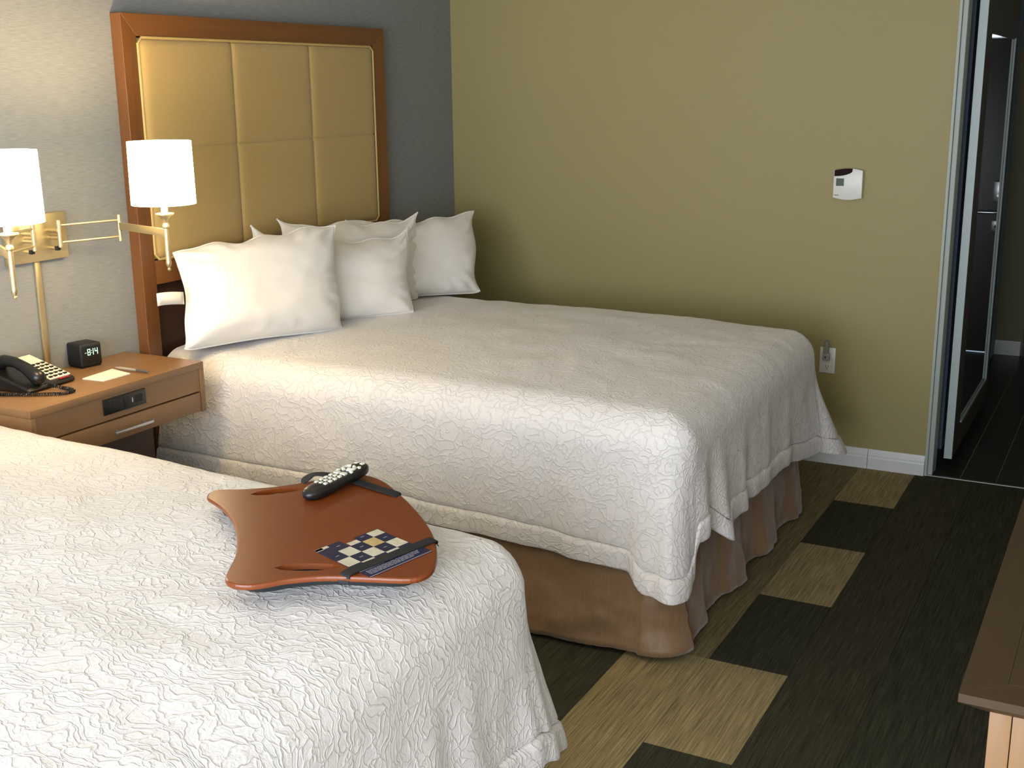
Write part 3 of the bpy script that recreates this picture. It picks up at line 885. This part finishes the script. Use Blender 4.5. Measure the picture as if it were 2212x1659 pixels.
# ---------------------------------------------------------------- double swing arm wall lamp
wlp = empty('wall_lamp', (0, -2.71, 1.27), 'brushed nickel double swing-arm wall lamp with two lit white drum shades', 'lamp')
bp = boxo('backplate', M_nickel, wlp, .0005, .026, -2.832, -2.590, 1.196, 1.350, bev=.004)
boxo('cord_cover', M_nickel, wlp, .0005, .012, -2.722, -2.700, .80, 1.196, bev=.003)
M_shade = plain('lit_shade', lin(250, 244, 230), .8, emis=(1.0, .80, .50, 1), es=SHADE_E)
def lamp_arm(piv, elb, stem, zt=1.311, zb=1.255):
    px, py = piv; ex, ey = elb; sx, sy = stem
    MB().tube([(.024, py, 1.295), (px, py, 1.295)], .0105, 12).tube([(.024, py, 1.270), (px, py, 1.270)], .008, 12).build('knuckle', M_nickel, wlp, smooth=True)
    sw_ = MB().tube([(.025, py, 1.235), (.050, py, 1.235)], .006, 10).build('switch_stem', M_nickel, wlp, smooth=True)
    boxo('switch_knob', M_blackmat, wlp, .047, .062, py - .007, py + .007, 1.228, 1.242, bev=.002)
    MB().tube([(px, py, 1.238), (px, py, 1.240), (px, py, 1.328), (px, py, 1.330)], [.006, .0075, .0075, .006], 14).build('pivot_post', M_nickel, wlp, smooth=True)
    MB().tube([(px, py, zt), (ex, ey, zt)], .0042, 10).build('upper_rod', M_nickel, wlp, smooth=True)
    MB().tube([(px, py, zb), (ex, ey, zb)], .0042, 10).build('lower_rod', M_nickel, wlp, smooth=True)
    MB().tube([(ex, ey, 1.238), (ex, ey, 1.240), (ex, ey, 1.328), (ex, ey, 1.330)], [.006, .0075, .0075, .006], 14).build('elbow_post', M_nickel, wlp, smooth=True)
    dx, dy = sx - ex, sy - ey; L = math.hypot(dx, dy); an = math.atan2(dy, dx)
    m = Matrix.Translation((ex, ey, 0)) @ Matrix.Rotation(an, 4, 'Z')
    MB().box(.004, L - .003, -.0045, .0045, 1.278, 1.303, .001, m=m).build('flat_arm', M_nickel, wlp, smooth=True)
    MB().lathe([(.0015, 1.166), (.005, 1.169), (.006, 1.173), (.0035, 1.177), (.0065, 1.182), (.0095, 1.190), (.0095, 1.196), (.0085, 1.199), (.0085, 1.305), (.0115, 1.309), (.0115, 1.315), (.0075, 1.322), (.010, 1.333), (.018, 1.344), (.029, 1.350), (.029, 1.3535), (.010, 1.354), (.010, 1.355)], (sx, sy), 24).build('stem', M_nickel, wlp, smooth=True)
    MB().lathe([(.0105, 1.354), (.0105, 1.415)], (sx, sy), 16).build('candle_sleeve', M_paper, wlp, smooth=True)
    t = .0012; r0, r1 = .1015, .0995
    sh = MB().lathe([(r0, 1.383), (r1, 1.582), (r1 - t, 1.582), (r0 - t, 1.383), (r0, 1.383)], (sx, sy), 56, cap=False).build('lampshade', M_shade, wlp, smooth=True)
    MB().tube([(sx - r1 + .001, sy, 1.545), (sx, sy, 1.545), (sx + r1 - .001, sy, 1.545)], .0012, 6).tube([(sx, sy - r1 + .001, 1.545), (sx, sy + r1 - .001, 1.545)], .0012, 6).build('shade_spider', M_nickel, sh)
    MB().lathe([(.009, 1.415), (.012, 1.425), (.022, 1.455), (.024, 1.475), (.018, 1.495), (.003, 1.505)], (sx, sy), 16).build('bulb', plain('bulb_glow', (1, 1, 1, 1), .5, emis=(1, .78, .48, 1), es=12), wlp, smooth=True)
    l = bpy.data.lights.new('bulb_light', 'POINT'); l.energy = LAMP_W; l.color = (1.0, .72, .38); l.shadow_soft_size = .03
    for dz in (1.52,):
        lo = bpy.data.objects.new('bulb_light', l); lo.location = Vector((sx, sy, 1.53)) - OFF[wlp.name]; lo.parent = wlp; COL.objects.link(lo)
lamp_arm((.070, -2.660), (.130, -2.455), (.430, -2.545))
lamp_arm((.070, -2.765), (.150, -2.985), (.415, -3.140))

# ---------------------------------------------------------------- lap desk, strap, card, remote
LZ = .848; LT = .860
def lp(p):     # desk centre and size
    return (1.797 + (p[0] - 1.82) * 1.016, -3.551 + (p[1] + 3.58) * 1.016) + tuple(p[2:])
lap_out = [(1.4735,-3.557),(1.460,-3.529),(1.467,-3.507),(1.512,-3.482),(1.566,-3.437),(1.605,-3.386),(1.645,-3.318),(1.692,-3.280),(1.76,-3.295),(1.838,-3.349),(1.904,-3.401),(1.978,-3.466),(2.048,-3.540),(2.098,-3.610),(2.128,-3.667),(2.135,-3.705),(2.118,-3.738),(2.05,-3.766),(1.975,-3.797),(1.922,-3.837),(1.894,-3.873),(1.872,-3.893),(1.842,-3.900),(1.815,-3.888),(1.790,-3.850),(1.755,-3.790),(1.707,-3.730),(1.66,-3.680),(1.61,-3.637),(1.554,-3.598),(1.510,-3.575)]
def closed_smooth(pts, n=4):
    P = [Vector((p[0], p[1], 0)) for p in pts]; out = []; N = len(P)
    for i in range(N):
        a, b, c, d_ = P[i - 1], P[i], P[(i + 1) % N], P[(i + 2) % N]
        for k in range(n):
            t = k / n
            q = .5 * ((2 * b) + (c - a) * t + (2 * a - 5 * b + 4 * c - d_) * t * t + (3 * b - a - 3 * c + d_) * t ** 3)
            out.append((q.x, q.y))
    return out
ld = empty('lap_desk', (1.797, -3.551, LZ - .03), 'reddish brown wooden lap desk with a concave side, lying on the nearer bed', 'lap desk')
def slot_pts(a, b, wdt, n=8, bow=.006):
    a, b = Vector((a[0], a[1], 0)), Vector((b[0], b[1], 0)); t = (b - a).normalized(); s_ = Vector((-t.y, t.x, 0))
    up_ = [a.lerp(b, i / n) + s_ * (wdt * math.sin(PI * i / n) ** .5 + 0) for i in range(1, n)]
    dn = [a.lerp(b, i / n) - s_ * (wdt * math.sin(PI * i / n) ** .5) for i in range(n - 1, 0, -1)]
    return [(p.x, p.y) for p in [a] + up_ + [b] + dn]
slots = [slot_pts(lp((1.552, -3.506)), lp((1.634, -3.418)), .018), slot_pts(lp((1.862, -3.808)), lp((1.972, -3.748)), .018)]
lo = closed_smooth([lp(p) for p in lap_out])
def ring_off(pts, d):
    out = []; N = len(pts)
    for i in range(N):
        a = Vector((pts[i - 1][0], pts[i - 1][1])); c = Vector((pts[(i + 1) % N][0], pts[(i + 1) % N][1]))
        t = (c - a).normalized(); out.append((pts[i][0] + t.y * d, pts[i][1] - t.x * d))
    return out
area = sum(lo[i - 1][0] * lo[i][1] - lo[i][0] * lo[i - 1][1] for i in range(len(lo)))
sg = -1 if area > 0 else 1                       # inwards
rr = .0045
prof = [(rr, LZ), (rr * .3, LZ + rr * .3), (0, LZ + rr), (0, LT - rr), (rr * .3, LT - rr * .3), (rr, LT)]
bm = bmesh.new()
rings = [[bm.verts.new((x, y, z)) for x, y in ring_off(lo, sg * d)] for d, z in prof]
N_ = len(lo)
side = []
for r0, r1 in zip(rings, rings[1:]):
    for i in range(N_): side.append(bm.faces.new((r0[i], r0[(i + 1) % N_], r1[(i + 1) % N_], r1[i])))
hl = []
for sp in slots:
    hl.append(([bm.verts.new((x, y, LZ)) for x, y in sp], [bm.verts.new((x, y, LT)) for x, y in sp]))
    n_ = len(sp)
    for i in range(n_): bm.faces.new((hl[-1][0][i], hl[-1][0][(i + 1) % n_], hl[-1][1][(i + 1) % n_], hl[-1][1][i]))
for ring_, hk in ((rings[0], 0), (rings[-1], 1)):
    ed_ = [bm.edges.get((ring_[i], ring_[(i + 1) % N_])) for i in range(N_)]
    for h_ in hl: ed_ += [bm.edges.get((h_[hk][i], h_[hk][(i + 1) % len(h_[hk])])) for i in range(len(h_[hk]))]
    bmesh.ops.triangle_fill(bm, use_beauty=True, use_dissolve=False, edges=ed_)
bm.verts.index_update()
lbm = MB(); lbm.add([v.co.copy() for v in bm.verts], [[v.index for v in f.verts] for f in bm.faces]); bm.free()
lbm.build('board', M_lap, ld, smooth=False)
lc = Vector(lp((1.83, -3.575, 0)))
cu = []
def cush(k, j):
    p = Vector((lo[k][0], lo[k][1], 0)); s_, z = [(.70, LZ - .0005), (.82, LZ - .003), (.885, LZ - .010), (.87, LZ - .020), (.78, LZ - .028), (.5, LZ - .031)][j]
    q = lc + (p - lc) * s_; return Vector((q.x, q.y, z))
cm = MB().grid(cush, len(lo), 6, wrap=True)
k0 = len(cm.v) - len(lo); cm.f.append(tuple(range(len(lo)))); cm.f.append(tuple(range(k0, k0 + len(lo))))
cm.build('bead_cushion', M_cushion, ld, smooth=True, ang=60)
# elastic straps across two corners
def band(pts, wdt, zoff, th_=.0022):
    pts = catmull([lp(p) for p in pts], 8); vs = []; n = len(pts)
    for i, p in enumerate(pts):
        t = (pts[min(i + 1, n - 1)] - pts[max(i - 1, 0)]); t.z = 0; t.normalize(); s_ = Vector((-t.y, t.x, 0))
        w_ = wdt * (1 if 2 < i < n - 3 else .8)
        for a, z in ((-w_, 0), (w_, 0), (w_, th_), (-w_, th_)): vs.append(p + s_ * a + Vector((0, 0, z)))
    fs = [(i * 4 + k, i * 4 + (k + 1) % 4, (i + 1) * 4 + (k + 1) % 4, (i + 1) * 4 + k) for i in range(n - 1) for k in range(4)] + [(0, 1, 2, 3), tuple((n - 1) * 4 + k for k in range(4))]
    return MB().add(vs, fs)
band([(1.600, -3.392, LT - .012), (1.606, -3.386, LT + .001), (1.618, -3.362, LT + .012), (1.655, -3.350, LT + .012), (1.72, -3.345, LT + .006), (1.80, -3.360, LT + .003), (1.846, -3.368, LT + .001), (1.856, -3.366, LT - .010)], .0125, 0).build('elastic_strap', M_strap, ld, smooth=True)
band([(2.004, -3.784, LT - .014), (2.004, -3.777, LT + .0008), (2.012, -3.74, LT + .002), (2.033, -3.66, LT + .002), (2.050, -3.585, LT + .001), (2.058, -3.558, LT + .0006), (2.062, -3.552, LT - .012)], .0125, 0).build('elastic_strap', M_strap, ld, smooth=True)

# checkered card under the lower strap
cc = Vector(lp((1.951, -3.650, 0))); va = Vector((.0067, .0313, 0)); vb = Vector((.0361, -.0122, 0))
cd = empty('printed_card', (cc.x, cc.y, LT), 'navy and white checkered printed card under the strap of the lap desk', 'card')
def cell(i0, i1, j0, j1, z0, z1):
    P = [cc + va * i + vb * j for i, j in ((i0, j0), (i1, j0), (i1, j1), (i0, j1))]
    return MB().prism([(p.x, p.y) for p in P], z0, z1)
sheet = MB()
sheet.add(*(lambda b: (b.v, b.f))(cell(-2.5, 2.5, -.5, 2.42, LT + .0002, LT + .0009)))
sheet.add(*(lambda b: (b.v, b.f))(cell(-2.5, -.5, -1.5, -.5, LT + .0002, LT + .0009)))
sheet.add(*(lambda b: (b.v, b.f))(cell(.5, 2.5, -1.25, -.5, LT + .0002, LT + .0009)))
sheet.build('sheet', M_navy, cd)
for j in range(-1, 3):
    for i in range(-2, 3):
        if (i + j) % 2 == 0 and not (j == -1 and i == -2): continue
        j1 = min(j + .5, 1.62); jj0 = j - .5; i0, i1 = i - .5, i + .5
        if j == 2: j0_, j1 = 1.5, 1.72; jj0 = 1.5
        if (i, j) == (-2, -1): continue
        if (i, j) == (0, -1): jj0 = -.95; i0 = -.40; i1 = .45
        if (i, j) == (2, -1): jj0 = -1.2
        cell(i0 + .01, i1 - .01, jj0 + .01, j1 - .01, LT + .0009, LT + .0011).build('cream_square', M_cardtan if (i, j) == (1, 0) else M_cardw, cd)
cell(-2.5, -1.95, -1.48, -1.20, LT + .0009, LT + .0011).build('cream_square', M_cardw, cd)
cell(-2.5, -1.5, -1.5, -1.25, LT + .0009, LT + .0011).build('cream_square', M_cardw, cd)
prn = MB()
for j in range(-1, 2):
    for i in range(-2, 3):
        if (i + j) % 2 == 0:
            b = cell(i - .14, i + .14, j - .03, j + .02, LT + .0009, LT + .0012); prn.add(b.v, b.f)
prn.build('square_captions', M_print, cd, kind='stuff')
cell(-2.5, 2.62, 2.42, 3.30, LT + .0002, LT + .0012).build('text_panel', M_navy, cd)
tx = MB()
b = cell(-2.5, 2.6, 2.40, 2.46, LT + .0012, LT + .0015); tx.add(b.v, b.f)
b = cell(-2.5, 2.6, 3.25, 3.30, LT + .0012, LT + .0015); tx.add(b.v, b.f)
random.seed(3)
for rr_, jz in enumerate((2.60, 2.73, 2.86, 2.99)):
    x = -2.2
    while x < (2.0 if rr_ < 3 else 1.0):
        L = random.uniform(.12, .38)
        b = cell(x, min(x + L, 2.2), jz, jz + .05, LT + .0012, LT + .0015); tx.add(b.v, b.f); x += L + .07
tx.build('text_lines', M_print, cd, kind='stuff')

# remote control
RA = Vector((1.700, -3.455, 0)); RB = Vector((1.692, -3.285, 0))
rc_ = empty('remote_control', (1.64, -3.29, LT), 'black television remote with cream buttons lying over the strap of the lap desk', 'remote control')
RL = .215; wd = .0265
# local frame: X along the remote (from rounded near end to far end)
ang_r = math.atan2(.205, .010)
RM = Matrix.Translation(lp((1.697, -3.385, LT + .0175))) @ Matrix.Rotation(ang_r, 4, 'Z') @ Matrix.Rotation(math.radians(-2.5), 4, 'Y')
def rem(k, j):
    a = 2 * PI * k / 32; t = j / 24
    x = -RL / 2 + RL * (.5 - .5 * math.cos(PI * t))
    e = math.sqrt(max(0, 1 - abs(2 * (x / RL)) ** 7))
    wloc = (wd + .002 * math.cos(x * 22)) * max(e, .02)
    zz = (.0165 + .002 * math.cos(x * 30 + 3.1)) * max(e, .02)
    ca, sa = math.cos(a), math.sin(a)
    y = wloc * math.copysign(abs(ca) ** .8, ca); z = zz * math.copysign(abs(sa) ** .8, sa)
    if z > 0: z *= .80
    return RM @ Vector((x, y, z))
rm_ = MB().grid(rem, 32, 25, wrap=True)
rm_.f.append(tuple(range(32))); rm_.f.append(tuple(24 * 32 + k for k in range(32)))
rm_.build('body', M_black, rc_, smooth=True, ang=60)
zt_ = .0128
for i in range(4):
    for j in range(3):
        x = -.052 + i * .0165; y = (j - 1) * .0125
        MB().box(x - .0048, x + .0048, y - .004, y + .004, zt_ - .003, zt_ + .0022, .0012, 1, m=RM).build('button', M_button, rc_, smooth=True)
for (x, y, a, b) in ((.016, -.009, .006, .0075), (.016, .009, .006, .0075), (.030, .017, .004, .004), (.064, .015, .004, .004), (.064, -.016, .004, .004), (.034, -.017, .004, .004), (.086, .008, .005, .0045), (.086, -.008, .005, .0045)):
    MB().box(x - a, x + a, y - b, y + b, zt_ - .004, zt_ + .002, .0012, 1, m=RM).build('button', M_button, rc_, smooth=True)
for s_ in (0, 1):
    ring = [(Vector((.048 + .0135 * math.cos(t), .0135 * math.sin(t), zt_ + .0005))) for t in [s_ * PI + .25 + (PI - .5) * k / 12 for k in range(13)]]
    MB().tube([RM @ p for p in ring], .0042, 8).build('ring_button', M_button, rc_, smooth=True)
MB().lathe([(.0045, -.002), (.0045, .0015), (.002, .0025)], (0, 0), 12, m=RM @ Matrix.Translation((.048, 0, zt_))).build('button', M_button, rc_, smooth=True)

# ---------------------------------------------------------------- dresser on the right
DZ = .75; DYE = -3.49
ds = empty('dresser', (3.34, -2.3, 0), 'brown wood dresser along the right side with a pale front edge, top overhanging', 'dresser')
DXL, DXR, DYF = 3.035, RX, -1.1
TH = .006
bw = .070
def quad_slab(name, pts, z0, z1, mat, bevd=.0005):
    return MB().prism(pts, z0, z1, bevd, 1).build(name, mat, ds)
e = .0005
quad_slab('top_border', [(DXL, DYE), (DXL + bw, DYE + bw), (DXL + bw, DYF - bw), (DXL, DYF)], DZ - .016, DZ, M_desk_top)
quad_slab('top_border', [(DXL + e, DYE), (DXR - .002, DYE), (DXR - .002, DYE + bw), (DXL + bw + e, DYE + bw)], DZ - .016, DZ, M_desk_top)
quad_slab('top_border', [(DXL + e, DYF), (DXR - .002, DYF), (DXR - .002, DYF - bw), (DXL + bw + e, DYF - bw)], DZ - .016, DZ, M_desk_top)
quad_slab('top_panel', [(DXL + bw + e, DYE + bw + e), (DXR - .002, DYE + bw + e), (DXR - .002, DYF - bw - e), (DXL + bw + e, DYF - bw - e)], DZ - .016, DZ, M_desk_top)
# sloping underside moulding
ins = .040
m = MB()
t_ = [(DXL + .001, DYE + .001), (DXR - .002, DYE + .001), (DXR - .002, DYF - .001), (DXL + .001, DYF - .001)]
bt = [(DXL + ins, DYE + ins), (DXR - .002, DYE + ins), (DXR - .002, DYF - ins), (DXL + ins, DYF - ins)]
vs_ = [(p[0], p[1], DZ - .0165) for p in t_] + [(p[0], p[1], DZ - .042) for p in bt]
m.add(vs_, [(0, 1, 2, 3), (4, 5, 6, 7), (0, 1, 5, 4), (1, 2, 6, 5), (2, 3, 7, 6), (3, 0, 4, 7)])
m.build('under_moulding', M_desk_top, ds)
BX0, BY0 = DXL + .047, DYE + .047
boxo('corner_stile', M_desk_body, ds, BX0, BX0 + .035, BY0, BY0 + .03, .08, DZ - .042, bev=.001)
boxo('end_panel', M_desk_body, ds, BX0 + .0365, DXR - .002, BY0 + .001, BY0 + .02, .08, DZ - .042, bev=.001)
boxo('carcass', M_desk_body, ds, BX0 + .022, DXR - .004, BY0 + .022, DYF - .06, .08, DZ - .044)
boxo('plinth', M_ns_dark, ds, BX0 + .04, DXR - .004, BY0 + .03, DYF - .07, 0, .08)
n_dr = 3; span = (DYF - .06 - (BY0 + .034)) / n_dr
for i in range(n_dr):
    for j in range(3):
        y0 = BY0 + .034 + i * span; z0 = .09 + j * .205
        q = boxo('drawer', M_desk_body, ds, BX0 + .004, BX0 + .0215, y0 + .003, y0 + span - .003, z0, z0 + .198, bev=.0015)
        MB().tube([(BX0 - .018, y0 + span / 2 - .06, z0 + .12), (BX0 - .018, y0 + span / 2 + .06, z0 + .12)], .005, 8).tube([(BX0 + .003, y0 + span / 2 - .05, z0 + .12), (BX0 - .018, y0 + span / 2 - .05, z0 + .12)], .004, 8).tube([(BX0 + .003, y0 + span / 2 + .05, z0 + .12), (BX0 - .018, y0 + span / 2 + .05, z0 + .12)], .004, 8).build('handle', M_steel, q, smooth=True)
